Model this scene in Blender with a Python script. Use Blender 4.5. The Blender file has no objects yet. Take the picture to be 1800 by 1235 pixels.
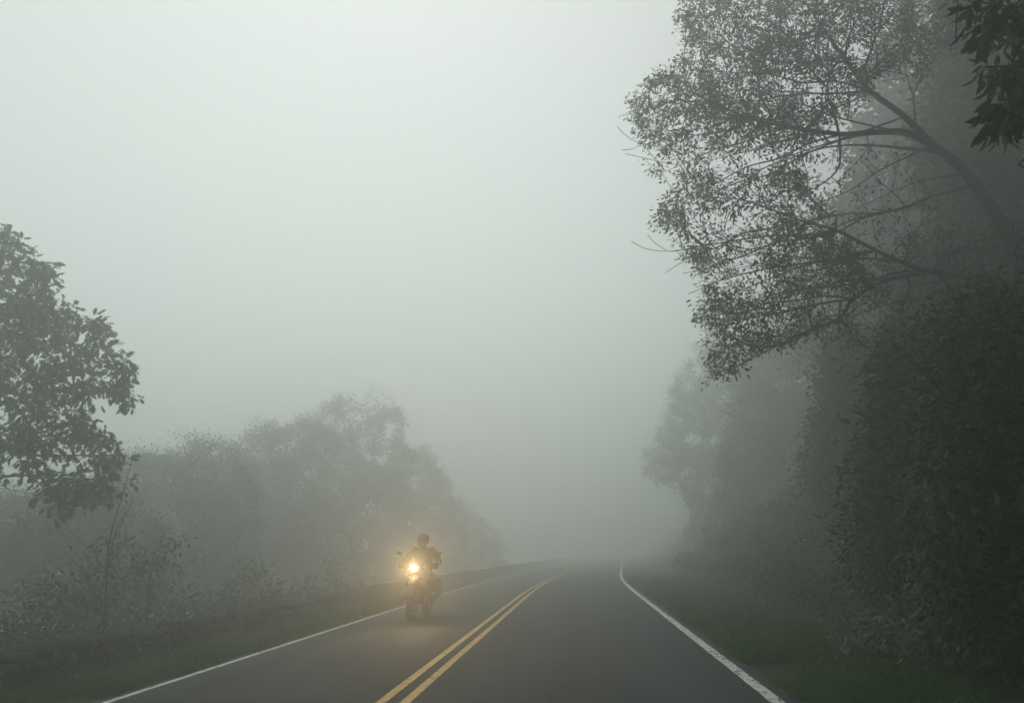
import bpy, math, random
import numpy as np
from mathutils import Vector, Matrix, noise

rng = np.random.default_rng(7)
random.seed(7)
C = bpy.context.scene.collection
R = math.radians

# ------------------------------------------------------------------ camera
CAM = Vector((0.0, 0.0, 1.4))
PITCH, YAW, FPX = R(14.97), R(5.09), 1300.0
cd = bpy.data.cameras.new("camera")
cam = bpy.data.objects.new("camera", cd)
C.objects.link(cam)
cam.location = CAM
cam.rotation_euler = (R(90) + PITCH, 0, YAW)
cd.sensor_width = 36
cd.lens = 36 * FPX / 1800
cd.clip_start, cd.clip_end = 0.05, 2000
sc = bpy.context.scene
sc.camera = cam

# ------------------------------------------------------------------ sky, sun, exposure
SUN_EL, SUN_AZ = R(52), R(-20)
w = bpy.data.worlds.new("World")
sc.world = w
w.use_nodes = True
nt = w.node_tree
bg = nt.nodes["Background"]
sky = nt.nodes.new("ShaderNodeTexSky")
sky.sky_type = 'NISHITA'
sky.sun_disc = False
sky.sun_elevation = SUN_EL
sky.sun_rotation = SUN_AZ
hs = nt.nodes.new("ShaderNodeHueSaturation")
hs.inputs["Saturation"].default_value = 0.10
nt.links.new(sky.outputs[0], hs.inputs["Color"])
mx = nt.nodes.new("ShaderNodeMix")
mx.data_type = 'RGBA'
mx.inputs[0].default_value = 0.6
mx.inputs[7].default_value = (9.0, 9.7, 9.3, 1)      # overcast cloud layer
nt.links.new(hs.outputs[0], mx.inputs[6])
nt.links.new(mx.outputs[2], bg.inputs["Color"])
bg.inputs["Strength"].default_value = 0.0935

sl = bpy.data.lights.new("sun", 'SUN')
sl.energy = 0.5
sl.angle = R(60)
sl.color = (1.0, 0.97, 0.92)
sun = bpy.data.objects.new("sun", sl)
C.objects.link(sun)
sun.rotation_euler = (R(90) - SUN_EL, 0, -SUN_AZ + R(180))

sc.view_settings.view_transform = 'Standard'
sc.view_settings.look = 'None'
sc.view_settings.exposure = 0.0
sc.view_settings.gamma = 1.0
sc.cycles.use_denoising = True
sc.cycles.volume_bounces = 8
sc.cycles.max_bounces = 12
sc.cycles.transparent_max_bounces = 8
sc.cycles.diffuse_bounces = 3
sc.cycles.glossy_bounces = 2
sc.cycles.sample_clamp_indirect = 6

HAZE_DENSITY = 0.025

# ------------------------------------------------------------------ pixel -> world (authoring only)
Fv = Vector((-math.sin(YAW) * math.cos(PITCH), math.cos(YAW) * math.cos(PITCH), math.sin(PITCH)))
Rv = Vector((math.cos(YAW), math.sin(YAW), 0))
Uv = Rv.cross(Fv)
Fn, Rn, Un, Cn = (np.array(v) for v in (Fv, Rv, Uv, CAM))


def at(px, py, Y):
    """points of the photo's pixels at forward distance Y (world y)"""
    px, py, Y = np.broadcast_arrays(np.asarray(px, float), np.asarray(py, float), np.asarray(Y, float))
    d = Fn * FPX + Rn * (px[..., None] - 900) - Un * (py[..., None] - 617.5)
    return Cn + d * (Y / d[..., 1])[..., None]


def cx(y):
    y = np.asarray(y, float)
    t = np.clip(y - 24, 0, 20)
    return 0.0014 * t * t + np.clip(y - 44, 0, None) * 0.056


def sp(v, k=1.5):       # softplus
    return np.log1p(np.exp(np.clip(v * k, -40, 40))) / k


def terrain(x, y):
    x = np.asarray(x, float)
    y = np.asarray(y, float)
    u = x - cx(y)
    road = 0.05 * np.clip(u, -5.5, 1.9)
    right = 0.02 * np.clip(u - 1.8, 0, 3) + np.minimum(0.62 * sp(u - 4.9, 2.0), 9 + 0.03 * u)
    left = 0.035 * np.clip(u + 5.5, -2.2, 0) - np.minimum(0.5 * sp(-u - 8.0, 2.0), 7.5 - 0.01 * u)
    m = np.clip((np.abs(u + 1.75) - 4.2) / 3, 0, 1)
    b = (np.sin(x * 0.9 + 1.3 * np.sin(y * 0.37)) * np.sin(y * 0.71 + x * 0.31) * 0.10
         + np.sin(x * 2.3 + y * 1.1) * np.sin(y * 1.9 - x * 0.7) * 0.03)
    far = np.clip((np.abs(u) - 6) / 12, 0, 1)
    return road + right + left + m * b * (0.35 + far)


# ------------------------------------------------------------------ tagging and mesh helpers
def tag(o, label=None, cat=None, group=None, kind=None):
    if label: o["label"] = label
    if cat: o["category"] = cat
    if group: o["group"] = group
    if kind: o["kind"] = kind
    return o


def empty(name, loc, rot=(0, 0, 0)):
    o = bpy.data.objects.new(name, None)
    C.objects.link(o)
    o.location = loc
    o.rotation_euler = rot
    return o


def link(name, me, mat, parent=None, smooth=False):
    o = bpy.data.objects.new(name, me)
    C.objects.link(o)
    if mat is not None and not me.materials:
        for m_ in (mat if isinstance(mat, (list, tuple)) else [mat]):
            me.materials.append(m_)
    if smooth:
        me.polygons.foreach_set("use_smooth", np.ones(len(me.polygons), bool))
    if parent is not None:
        o.parent = parent
    return o


def np_mesh(name, V, F, k):
    """V (n,3); F (m,k) index array"""
    me = bpy.data.meshes.new(name)
    V = np.ascontiguousarray(V, np.float32)
    F = np.ascontiguousarray(F, np.int32)
    me.vertices.add(len(V))
    me.vertices.foreach_set("co", V.ravel())
    me.loops.add(F.size)
    me.loops.foreach_set("vertex_index", F.ravel())
    me.polygons.add(len(F))
    me.polygons.foreach_set("loop_start", np.arange(0, F.size, k, dtype=np.int32))
    me.update(calc_edges=True)
    return me


def norm(a):
    return a / np.maximum(np.linalg.norm(a, axis=-1, keepdims=True), 1e-9)


# ------------------------------------------------------------------ materials
def nodes(name):
    m = bpy.data.materials.new(name)
    m.use_nodes = True
    return m, m.node_tree, m.node_tree.nodes["Principled BSDF"]


def plain(name, col, rough=0.6, metal=0.0, spec=0.5, emit=None, es=0.0, var=0.12, scale=25):
    m, t, b = nodes(name)
    b.inputs["Roughness"].default_value = rough
    b.inputs["Metallic"].default_value = metal
    b.inputs["Specular IOR Level"].default_value = spec
    n = t.nodes.new("ShaderNodeTexNoise")
    n.inputs["Scale"].default_value = scale
    tc = t.nodes.new("ShaderNodeTexCoord")
    t.links.new(tc.outputs["Object"], n.inputs["Vector"])
    r = t.nodes.new("ShaderNodeValToRGB")
    r.color_ramp.elements[0].color = tuple(c * (1 - var) for c in col) + (1,)
    r.color_ramp.elements[1].color = tuple(min(1, c * (1 + var)) for c in col) + (1,)
    t.links.new(n.outputs["Fac"], r.inputs[0])
    t.links.new(r.outputs[0], b.inputs["Base Color"])
    if emit:
        b.inputs["Emission Color"].default_value = tuple(emit) + (1,)
        b.inputs["Emission Strength"].default_value = es
    return m


def leaf_mat(name, c1, c2, trans=0.25, rough=0.5):
    m, t, b = nodes(name)
    b.inputs["Roughness"].default_value = rough
    b.inputs["Specular IOR Level"].default_value = 0.35
    tc = t.nodes.new("ShaderNodeTexCoord")
    n = t.nodes.new("ShaderNodeTexNoise")
    n.inputs["Scale"].default_value = 2.3
    n.inputs["Detail"].default_value = 5
    t.links.new(tc.outputs["Object"], n.inputs["Vector"])
    r = t.nodes.new("ShaderNodeValToRGB")
    r.color_ramp.elements[0].position = 0.35
    r.color_ramp.elements[1].position = 0.65
    r.color_ramp.elements[0].color = tuple(c1) + (1,)
    r.color_ramp.elements[1].color = tuple(c2) + (1,)
    ge = t.nodes.new("ShaderNodeNewGeometry")
    av = t.nodes.new("ShaderNodeMath"); av.operation = 'MULTIPLY_ADD'
    av.inputs[1].default_value = 0.45
    t.links.new(ge.outputs["Random Per Island"], av.inputs[0])
    ad = t.nodes.new("ShaderNodeMath"); ad.operation = 'SUBTRACT'
    ad.inputs[1].default_value = 0.22
    t.links.new(n.outputs["Fac"], ad.inputs[0]); t.links.new(ad.outputs[0], av.inputs[2])
    t.links.new(av.outputs[0], r.inputs[0])
    t.links.new(r.outputs[0], b.inputs["Base Color"])
    tr = t.nodes.new("ShaderNodeBsdfTranslucent")
    t.links.new(r.outputs[0], tr.inputs["Color"])
    ms = t.nodes.new("ShaderNodeMixShader")
    ms.inputs[0].default_value = trans
    t.links.new(b.outputs[0], ms.inputs[1])
    t.links.new(tr.outputs[0], ms.inputs[2])
    t.links.new(ms.outputs[0], t.nodes["Material Output"].inputs["Surface"])
    return m


def ground_mat(name, cols, scale=1.2, bump=0.4):
    m, t, b = nodes(name)
    b.inputs["Roughness"].default_value = 0.95
    b.inputs["Specular IOR Level"].default_value = 0.15
    tc = t.nodes.new("ShaderNodeTexCoord")
    n = t.nodes.new("ShaderNodeTexNoise")
    n.inputs["Scale"].default_value = scale
    n.inputs["Detail"].default_value = 12
    n.inputs["Roughness"].default_value = 0.65
    t.links.new(tc.outputs["Object"], n.inputs["Vector"])
    r = t.nodes.new("ShaderNodeValToRGB")
    e = r.color_ramp.elements
    e[0].position, e[1].position = 0.3, 0.7
    e[0].color = tuple(cols[0]) + (1,)
    e[1].color = tuple(cols[2]) + (1,)
    k = e.new(0.5)
    k.color = tuple(cols[1]) + (1,)
    t.links.new(n.outputs["Fac"], r.inputs[0])
    t.links.new(r.outputs[0], b.inputs["Base Color"])
    n2 = t.nodes.new("ShaderNodeTexNoise")
    n2.inputs["Scale"].default_value = scale * 14
    n2.inputs["Detail"].default_value = 6
    t.links.new(tc.outputs["Object"], n2.inputs["Vector"])
    bp = t.nodes.new("ShaderNodeBump")
    bp.inputs["Strength"].default_value = bump
    bp.inputs["Distance"].default_value = 0.05
    t.links.new(n2.outputs["Fac"], bp.inputs["Height"])
    t.links.new(bp.outputs[0], b.inputs["Normal"])
    return m


def asphalt_mat():
    m, t, b = nodes("asphalt")
    L = t.links.new
    tc = t.nodes.new("ShaderNodeTexCoord")
    big = t.nodes.new("ShaderNodeTexNoise")
    big.inputs["Scale"].default_value = 0.35
    big.inputs["Detail"].default_value = 6
    mp = t.nodes.new("ShaderNodeMapping")
    mp.inputs["Scale"].default_value = (1.6, 0.35, 1)
    L(tc.outputs["Object"], mp.inputs[0]); L(mp.outputs[0], big.inputs["Vector"])
    fine = t.nodes.new("ShaderNodeTexNoise")
    fine.inputs["Scale"].default_value = 55
    fine.inputs["Detail"].default_value = 3
    L(tc.outputs["Object"], fine.inputs["Vector"])
    r1 = t.nodes.new("ShaderNodeValToRGB")
    r1.color_ramp.elements[0].position = 0.4
    r1.color_ramp.elements[1].position = 0.6
    r1.color_ramp.elements[0].color = (0.019, 0.024, 0.025, 1)
    r1.color_ramp.elements[1].color = (0.038, 0.045, 0.046, 1)
    L(big.outputs["Fac"], r1.inputs[0])
    r2 = t.nodes.new("ShaderNodeValToRGB")
    r2.color_ramp.elements[0].position = 0.35
    r2.color_ramp.elements[1].position = 0.75
    r2.color_ramp.elements[0].color = (0.45, 0.46, 0.47, 1)
    r2.color_ramp.elements[1].color = (1.9, 1.9, 1.85, 1)
    L(fine.outputs["Fac"], r2.inputs[0])
    mu = t.nodes.new("ShaderNodeMix")
    mu.data_type = 'RGBA'
    mu.blend_type = 'MULTIPLY'
    mu.inputs[0].default_value = 1
    L(r1.outputs[0], mu.inputs[6]); L(r2.outputs[0], mu.inputs[7])
    # fine meandering cracks
    vo = t.nodes.new("ShaderNodeTexVoronoi")
    vo.feature = 'DISTANCE_TO_EDGE'
    vo.inputs["Scale"].default_value = 0.45
    wn = t.nodes.new("ShaderNodeTexNoise")
    wn.inputs["Scale"].default_value = 1.7
    wn.inputs["Detail"].default_value = 5
    L(tc.outputs["Object"], wn.inputs["Vector"])
    wm = t.nodes.new("ShaderNodeMix")
    wm.data_type = 'RGBA'
    wm.inputs[0].default_value = 0.35
    L(tc.outputs["Object"], wm.inputs[6]); L(wn.outputs["Color"], wm.inputs[7])
    L(wm.outputs[2], vo.inputs["Vector"])
    cr = t.nodes.new("ShaderNodeValToRGB")
    cr.color_ramp.elements[0].position = 0.0
    cr.color_ramp.elements[1].position = 0.014
    cr.color_ramp.elements[0].color = (0.4, 0.4, 0.4, 1)
    cr.color_ramp.elements[1].color = (1, 1, 1, 1)
    L(vo.outputs["Distance"], cr.inputs[0])
    m3 = t.nodes.new("ShaderNodeMix")
    m3.data_type = 'RGBA'
    m3.blend_type = 'MULTIPLY'
    m3.inputs[0].default_value = 1
    L(mu.outputs[2], m3.inputs[6]); L(cr.outputs[0], m3.inputs[7])
    tk = t.nodes.new("ShaderNodeTexNoise")
    tk.inputs["Scale"].default_value = 1.0
    tk.inputs["Detail"].default_value = 4
    mp2 = t.nodes.new("ShaderNodeMapping")
    mp2.inputs["Scale"].default_value = (1.5, 0.04, 1)
    L(tc.outputs["Object"], mp2.inputs[0]); L(mp2.outputs[0], tk.inputs["Vector"])
    r5 = t.nodes.new("ShaderNodeValToRGB")
    r5.color_ramp.elements[0].position = 0.4
    r5.color_ramp.elements[1].position = 0.6
    r5.color_ramp.elements[0].color = (0.78, 0.78, 0.79, 1)
    r5.color_ramp.elements[1].color = (1.2, 1.2, 1.18, 1)
    L(tk.outputs["Fac"], r5.inputs[0])
    m5 = t.nodes.new("ShaderNodeMix")
    m5.data_type = 'RGBA'
    m5.blend_type = 'MULTIPLY'
    m5.inputs[0].default_value = 1
    L(m3.outputs[2], m5.inputs[6]); L(r5.outputs[0], m5.inputs[7])
    L(m5.outputs[2], b.inputs["Base Color"])
    b.inputs["Specular IOR Level"].default_value = 0.25
    rr = t.nodes.new("ShaderNodeMapRange")
    rr.inputs[3].default_value = 0.7
    rr.inputs[4].default_value = 0.9
    L(big.outputs["Fac"], rr.inputs[0]); L(rr.outputs[0], b.inputs["Roughness"])
    bp = t.nodes.new("ShaderNodeBump")
    bp.inputs["Strength"].default_value = 0.35
    bp.inputs["Distance"].default_value = 0.01
    L(fine.outputs["Fac"], bp.inputs["Height"]); L(bp.outputs[0], b.inputs["Normal"])
    return m


def paint_mat(name, col, wear=0.42):
    """road paint with worn spots where the asphalt shows"""
    m, t, b = nodes(name)
    L = t.links.new
    tc = t.nodes.new("ShaderNodeTexCoord")
    n = t.nodes.new("ShaderNodeTexNoise")
    n.inputs["Scale"].default_value = 9
    n.inputs["Detail"].default_value = 12
    n.inputs["Roughness"].default_value = 0.7
    L(tc.outputs["Object"], n.inputs["Vector"])
    r = t.nodes.new("ShaderNodeValToRGB")
    r.color_ramp.elements[0].position = wear - 0.06
    r.color_ramp.elements[1].position = wear + 0.05
    r.color_ramp.elements[0].color = (0.06, 0.06, 0.055, 1)
    r.color_ramp.elements[1].color = tuple(col) + (1,)
    L(n.outputs["Fac"], r.inputs[0])
    L(r.outputs[0], b.inputs["Base Color"])
    b.inputs["Roughness"].default_value = 0.65
    return m


M = dict(
    asphalt=asphalt_mat(),
    white=paint_mat("white_paint", (0.62, 0.66, 0.63), 0.43),
    yellow=paint_mat("yellow_paint", (0.60, 0.36, 0.08), 0.42),
    soil=ground_mat("verge_soil", ((0.014, 0.024, 0.008), (0.022, 0.040, 0.012), (0.035, 0.05, 0.018))),
    grass=leaf_mat("grass_blades", (0.024, 0.090, 0.008), (0.050, 0.135, 0.014), 0.2, 0.6),
    stone=ground_mat("wall_stone", ((0.015, 0.018, 0.012), (0.032, 0.034, 0.026), (0.07, 0.068, 0.058)), 3.0, 0.6),
    bark=ground_mat("bark", ((0.02, 0.018, 0.014), (0.04, 0.036, 0.03), (0.07, 0.064, 0.055)), 6.0, 0.6),
    leaf=leaf_mat("tree_leaves", (0.022, 0.050, 0.018), (0.042, 0.080, 0.026)),
    oak=leaf_mat("oak_leaves", (0.030, 0.060, 0.022), (0.050, 0.090, 0.030)),
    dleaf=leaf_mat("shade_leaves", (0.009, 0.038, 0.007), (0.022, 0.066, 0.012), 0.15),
    pale=leaf_mat("pale_weed_leaves", (0.05, 0.085, 0.035), (0.12, 0.15, 0.08), 0.2),
    far=leaf_mat("distant_leaves", (0.030, 0.055, 0.022), (0.055, 0.090, 0.034)),
    litter=plain("leaf_litter", (0.11, 0.075, 0.035), 0.8),
)


# ------------------------------------------------------------------ the setting: ground, road, markings
def ground():
    ys = np.concatenate([np.arange(-30, 4, 2.0), np.arange(4, 45, 0.4), np.arange(45, 110, 2.0), np.arange(110, 251, 10.0)])
    us = np.concatenate([np.arange(-200, -30, 10.0), np.arange(-30, -9, 1.0), np.arange(-9, -5, 0.25), np.arange(-5, 2, 0.7),
                         np.arange(2, 10, 0.25), np.arange(10, 30, 1.0), np.arange(30, 201, 10.0)])
    U, Y = np.meshgrid(us, ys)
    X = np.clip(U + cx(Y), -202, 202)
    Z = terrain(X, Y)
    V = np.stack([X, Y, Z], -1).reshape(-1, 3)
    n, m_ = U.shape
    i = (np.arange(n - 1)[:, None] * m_ + np.arange(m_ - 1)[None]).ravel()
    F = np.stack([i, i + 1, i + m_ + 1, i + m_], 1)
    o = link("ground", np_mesh("ground", V, F, 4), M["soil"], smooth=True)
    tag(o, kind="structure")


def strip(name, u0, u1, dz, mat, nu=2, y0=-25.0, y1=240.0, rag=0.0):
    ys = np.concatenate([np.arange(y0, 60, 0.15 if rag else 0.5), np.arange(60, y1, 2.0)])
    us = np.linspace(u0, u1, nu)
    U, Y = np.meshgrid(us, ys)
    if rag:
        k = np.array([noise.noise(Vector((3.1, y * 2.2, u0))) + 0.5 * noise.noise(Vector((9.1, y * 7, u1))) for y in ys]) * rag
        U = U.copy()
        U[:, 0] += k
        U[:, -1] += np.roll(k, 37)
    X = U + cx(Y)
    Z = 0.05 * np.clip(U, -6, 3) + dz
    V = np.stack([X, Y, Z], -1).reshape(-1, 3)
    n, m_ = U.shape
    i = (np.arange(n - 1)[:, None] * m_ + np.arange(m_ - 1)[None]).ravel()
    F = np.stack([i, i + 1, i + m_ + 1, i + m_], 1)
    return tag(link(name, np_mesh(name, V, F, 4), mat, smooth=True), kind="structure")


ground()
strip("road", -5.50, 1.90, 0.016, M["asphalt"], 12, rag=0.035)
strip("edge_line", 1.64, 1.76, 0.021, M["white"], rag=0.006)
strip("edge_line", -5.35, -5.25, 0.021, M["white"], rag=0.004)
strip("centre_line", -2.085, -1.975, 0.021, M["yellow"])
strip("centre_line", -1.825, -1.715, 0.021, M["yellow"])


# ------------------------------------------------------------------ vegetation tools
OVAL = (np.array([(0, 0, 0), (.30, .19, .05), (.68, .17, .04), (1, 0, -.06), (.68, -.17, .04), (.30, -.19, .05)], float),
        np.array([(0, 1, 2, 3), (0, 3, 4, 5)]))
LONG = (np.array([(0, 0, 0), (.30, .13, .04), (.65, .14, .0), (1, 0, -.14), (.65, -.14, .0), (.30, -.13, .04)], float),
        np.array([(0, 1, 2, 3), (0, 3, 4, 5)]))
RHOMB = (np.array([(0, 0, 0), (.45, .28, .03), (1, 0, -.05), (.5, -.26, .03)], float), np.array([(0, 1, 2, 3)]))
_o = [(0, 0), (.14, .05), (.22, .20), (.32, .09), (.46, .32), (.56, .12), (.74, .26), (.80, .09), (1, .0)]
OAK = (np.array([(u, v, .10 * v) for u, v in _o] + [(u, -v, .10 * v) for u, v in _o[-2:0:-1]], float), np.array([tuple(range(16))]))


def leaf_mesh(name, P, axis, size, shape):
    T, F = shape
    n = len(P)
    a = norm(axis)
    r = norm(rng.normal(size=(n, 3)) * 0.6 + np.array([0, 0, 1.0]))
    b = norm(np.cross(a, r))
    c = np.cross(b, a) * -1
    s = (np.ones(n) * size if np.isscalar(size) else size)[:, None, None]
    V = P[:, None, :] + s * (T[None, :, 0:1] * a[:, None, :] + T[None, :, 1:2] * b[:, None, :] + T[None, :, 2:3] * c[:, None, :])
    FF = (F[None] + (np.arange(n) * len(T))[:, None, None]).reshape(-1, F.shape[1])
    return np_mesh(name, V.reshape(-1, 3), FF, F.shape[1])


def in_poly(x, y, poly):
    p = np.asarray(poly, float)
    x0, y0 = p[:, 0], p[:, 1]
    x1, y1 = np.roll(x0, -1), np.roll(y0, -1)
    c = ((y0[None] > y[:, None]) != (y1[None] > y[:, None])) & (
        x[:, None] < (x1 - x0)[None] * (y[:, None] - y0[None]) / np.where(y1 == y0, 1e-9, y1 - y0)[None] + x0[None])
    return c.sum(1) % 2 == 1


def cloud(poly, Y0, Y1, n, freq=0.9, thr=-0.05, seed=0, soft=0.0, side=1):
    """points through the volume a crown fills: its outline, given real depth, with clumps and gaps"""
    p = np.asarray(poly, float)
    out = []
    tot = 0
    while tot < n:
        k = n * 4
        x = rng.uniform(p[:, 0].min(), p[:, 0].max(), k)
        y = rng.uniform(p[:, 1].min(), p[:, 1].max(), k)
        m_ = in_poly(x, y, p)
        x, y = x[m_], y[m_]
        if soft:
            x = x + rng.normal(0, soft, len(x)); y = y + rng.normal(0, soft, len(y))
        Q = at(x, y, rng.uniform(Y0, Y1, len(x)))
        keep = [noise.noise(Vector((q[0] * freq * .75, q[1] * freq * .75, q[2] * freq * 1.7 + q[0] * freq * .5 * side)) + Vector((seed * 7.3, 0, 0))) > thr for q in Q]
        Q = Q[np.array(keep, bool)]
        Q = Q[Q[:, 2] > terrain(Q[:, 0], Q[:, 1]) + 0.15]
        out.append(Q)
        tot += len(Q)
    return np.concatenate(out)[:n]


def resample(pts, step):
    """pts: list of (x,y,z,r)"""
    p = np.asarray(pts, float)
    out = [p[0]]
    n = len(p)
    for i in range(n - 1):       # catmull-rom
        p0, p1, p2, p3 = p[max(i - 1, 0)], p[i], p[i + 1], p[min(i + 2, n - 1)]
        k = max(1, int(np.linalg.norm((p2 - p1)[:3]) / step))
        for j in range(1, k + 1):
            t = j / k
            out.append(0.5 * ((2 * p1) + (p2 - p0) * t + (2 * p0 - 5 * p1 + 4 * p2 - p3) * t * t + (3 * p1 - p0 - 3 * p2 + p3) * t ** 3))
    return np.array(out)


def grow(limbs, A, bf=0.35, step=0.25, tip=0.004, expo=0.45, wob=0.0):
    """limbs: polylines (x,y,z,r), the first is the trunk; A: attractors joined by a balanced spanning tree"""
    pos, par, rad, plen = [], [], [], []
    for li, lb in enumerate(limbs):
        q = resample(lb, step)
        if li == 0:
            prev = -1
        else:
            prev = int(np.argmin(np.linalg.norm(np.array(pos) - q[0, :3], axis=1)))
            if np.linalg.norm(np.array(pos[prev]) - q[0, :3]) < 1e-6:
                q = q[1:]
        for v in q:
            pos.append(v[:3]); par.append(prev); rad.append(max(v[3], tip))
            plen.append(0 if prev < 0 else plen[prev] + np.linalg.norm(v[:3] - pos[prev]) * 0.5)
            prev = len(pos) - 1
    nl = len(pos)
    N = nl + len(A)
    P = np.zeros((N, 3)); P[:nl] = pos; P[nl:] = A
    par = par + [0] * len(A)
    pl = np.zeros(N); pl[:nl] = plen
    best = np.full(len(A), 1e9); bp = np.zeros(len(A), int)
    for i in range(nl):
        d = np.linalg.norm(A - P[i], axis=1)
        c = d + bf * (pl[i] + d)
        k = c < best
        best[k] = c[k]; bp[k] = i
    order = []
    done = np.zeros(len(A), bool)
    for _ in range(len(A)):
        j = int(np.argmin(best))
        done[j] = True
        node = nl + j
        par[node] = int(bp[j])
        pl[node] = pl[par[node]] + np.linalg.norm(P[node] - P[par[node]])
        order.append(node)
        best[j] = 1e9
        d = np.linalg.norm(A - P[node], axis=1)
        c = d + bf * (pl[node] + d)
        k = (c < best) & ~done
        best[k] = c[k]; bp[k] = node
    par = np.array(par)
    cnt = np.zeros(N); kids = np.zeros(N, int)
    main = np.full(N, -1)
    np.add.at(kids, par[nl:], 1)
    for node in reversed(order):
        if kids[node] == 0:
            cnt[node] = 1
        cnt[par[node]] += cnt[node]
        if par[node] >= nl and (main[par[node]] < 0 or cnt[node] > cnt[main[par[node]]]):
            main[par[node]] = node
    Rr = np.zeros(N); Rr[:nl] = rad
    Rr[nl:] = tip * np.maximum(cnt[nl:], 1) ** expo
    for node in order:
        Rr[node] = min(Rr[node], Rr[par[node]] * 0.92)
    for i in range(nl - 1):
        if par[i + 1] == i:
            main[i] = i + 1
    for _ in range(2):
        Q = P.copy()
        idx = np.arange(nl, N)
        has = main[idx] >= 0
        a = idx[has]
        Q[a] = 0.4 * P[a] + 0.3 * P[par[a]] + 0.3 * P[main[a]]
        P = Q
    return P, par, Rr, main, kids, nl


def tube_tree(name, P, par, Rr, main, sides=5):
    e = np.where(par >= 0)[0]
    N = len(P)
    d = np.zeros((N, 3)); d[e] = P[e] - P[par[e]]
    for r_ in np.where(par < 0)[0]:
        d[r_] = (P[main[r_]] - P[r_]) if main[r_] >= 0 else (0, 0, 1)
    d = norm(d)
    d2 = d.copy()
    mm = np.where(main >= 0)[0]
    d2[mm] = norm(d[mm] + d[main[mm]])

    def ring(c, dr, r):
        ref = np.tile(np.array([0.31, 0.93, 0.17]), (len(c), 1))
        x = norm(np.cross(dr, ref)); y = np.cross(dr, x)
        t = np.arange(sides) * 2 * np.pi / sides
        return c[:, None] + r[:, None, None] * (np.cos(t)[None, :, None] * x[:, None] + np.sin(t)[None, :, None] * y[:, None])
    is_main = main[par[e]] == e
    r0 = np.where(is_main, Rr[par[e]], np.minimum(Rr[e] * 1.3, Rr[par[e]]))
    dd = np.where(is_main[:, None], d2[par[e]], d[e])
    A_ = ring(P[par[e]], dd, r0)
    B_ = ring(P[e], d2[e], Rr[e])
    V = np.concatenate([A_, B_], 1).reshape(-1, 3)
    k = np.arange(sides); k2 = (k + 1) % sides
    F = np.stack([k, k2, k2 + sides, k + sides], 1)
    FF = (F[None] + (np.arange(len(e)) * 2 * sides)[:, None, None]).reshape(-1, 4)
    return np_mesh(name, V, FF, 4)


def plant(name, root, limbs, A, leaf, per, lsize, shape, lmat, label, cat, group=None, bf=0.35, droop=0.5,
          spread=0.16, tip=0.004, thin=0.012, sides=5, bare=0.05, step=0.25, part=("trunk", "crown"), core=0.0, along=0.4):
    """a tree or bush as a thing: a branching trunk and a crown of leaves"""
    P, par, Rr, main, kids, nl = grow(limbs, A, bf, step, tip)
    t = empty(name, root)
    off = np.array(root)
    tag(t, label, cat, group)
    b = link(part[0], tube_tree(part[0], P - off, par, Rr, main, sides), M["bark"], t, smooth=True)
    idx = np.arange(nl, len(P))
    idx = idx[Rr[idx] < thin]
    idx = idx[rng.random(len(idx)) > bare]
    rep = np.repeat(idx, per)
    u = rng.random((len(rep), 1))
    Q = P[rep] * u + P[par[rep]] * (1 - u)
    lim = norm(P[rep] - P[par[rep]]) * spread * 1.5
    Q = P[rep] * 0.999 + np.where(np.linalg.norm(Q - P[rep], axis=1, keepdims=True) > spread * 2, -lim * u, (Q - P[rep]))
    off3 = rng.normal(size=(len(rep), 3)) * spread
    Q = Q + off3
    ax = norm(off3) * 0.8 + rng.normal(size=(len(rep), 3)) * (0.45 if along < .8 else 0.3) + norm(P[rep] - P[par[rep]]) * along + np.array([0, 0, -droop])
    s = lsize * rng.uniform(0.65, 1.25, len(rep))
    if core:
        c0, c1 = np.percentile(Q, 4, axis=0), np.percentile(Q, 96, axis=0)
        t_ = np.linalg.norm((Q - (c0 + c1) / 2) / ((c1 - c0) / 2) * (1, .6, 1), axis=1)
        t_ = np.where(Q[:, 2] < (c0[2] + c1[2]) / 2, np.abs(Q[:, 0] - (c0[0] + c1[0]) / 2) / ((c1[0] - c0[0]) / 2), t_)
        s = s * (1 + core * np.clip(1.15 - t_, 0, 1) ** .6)
    ok = Q[:, 2] > terrain(Q[:, 0], Q[:, 1]) + 0.03
    link(part[1], leaf_mesh(part[1], (Q - off)[ok], ax[ok], s[ok], shape), lmat, t)
    return t


def limb(pts):
    """pixel/depth/radius list -> world polyline"""
    return [tuple(at(a, b, y)) + (r,) for a, b, y, r in pts]


def gz(x, y):
    return float(terrain(x, y))


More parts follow.
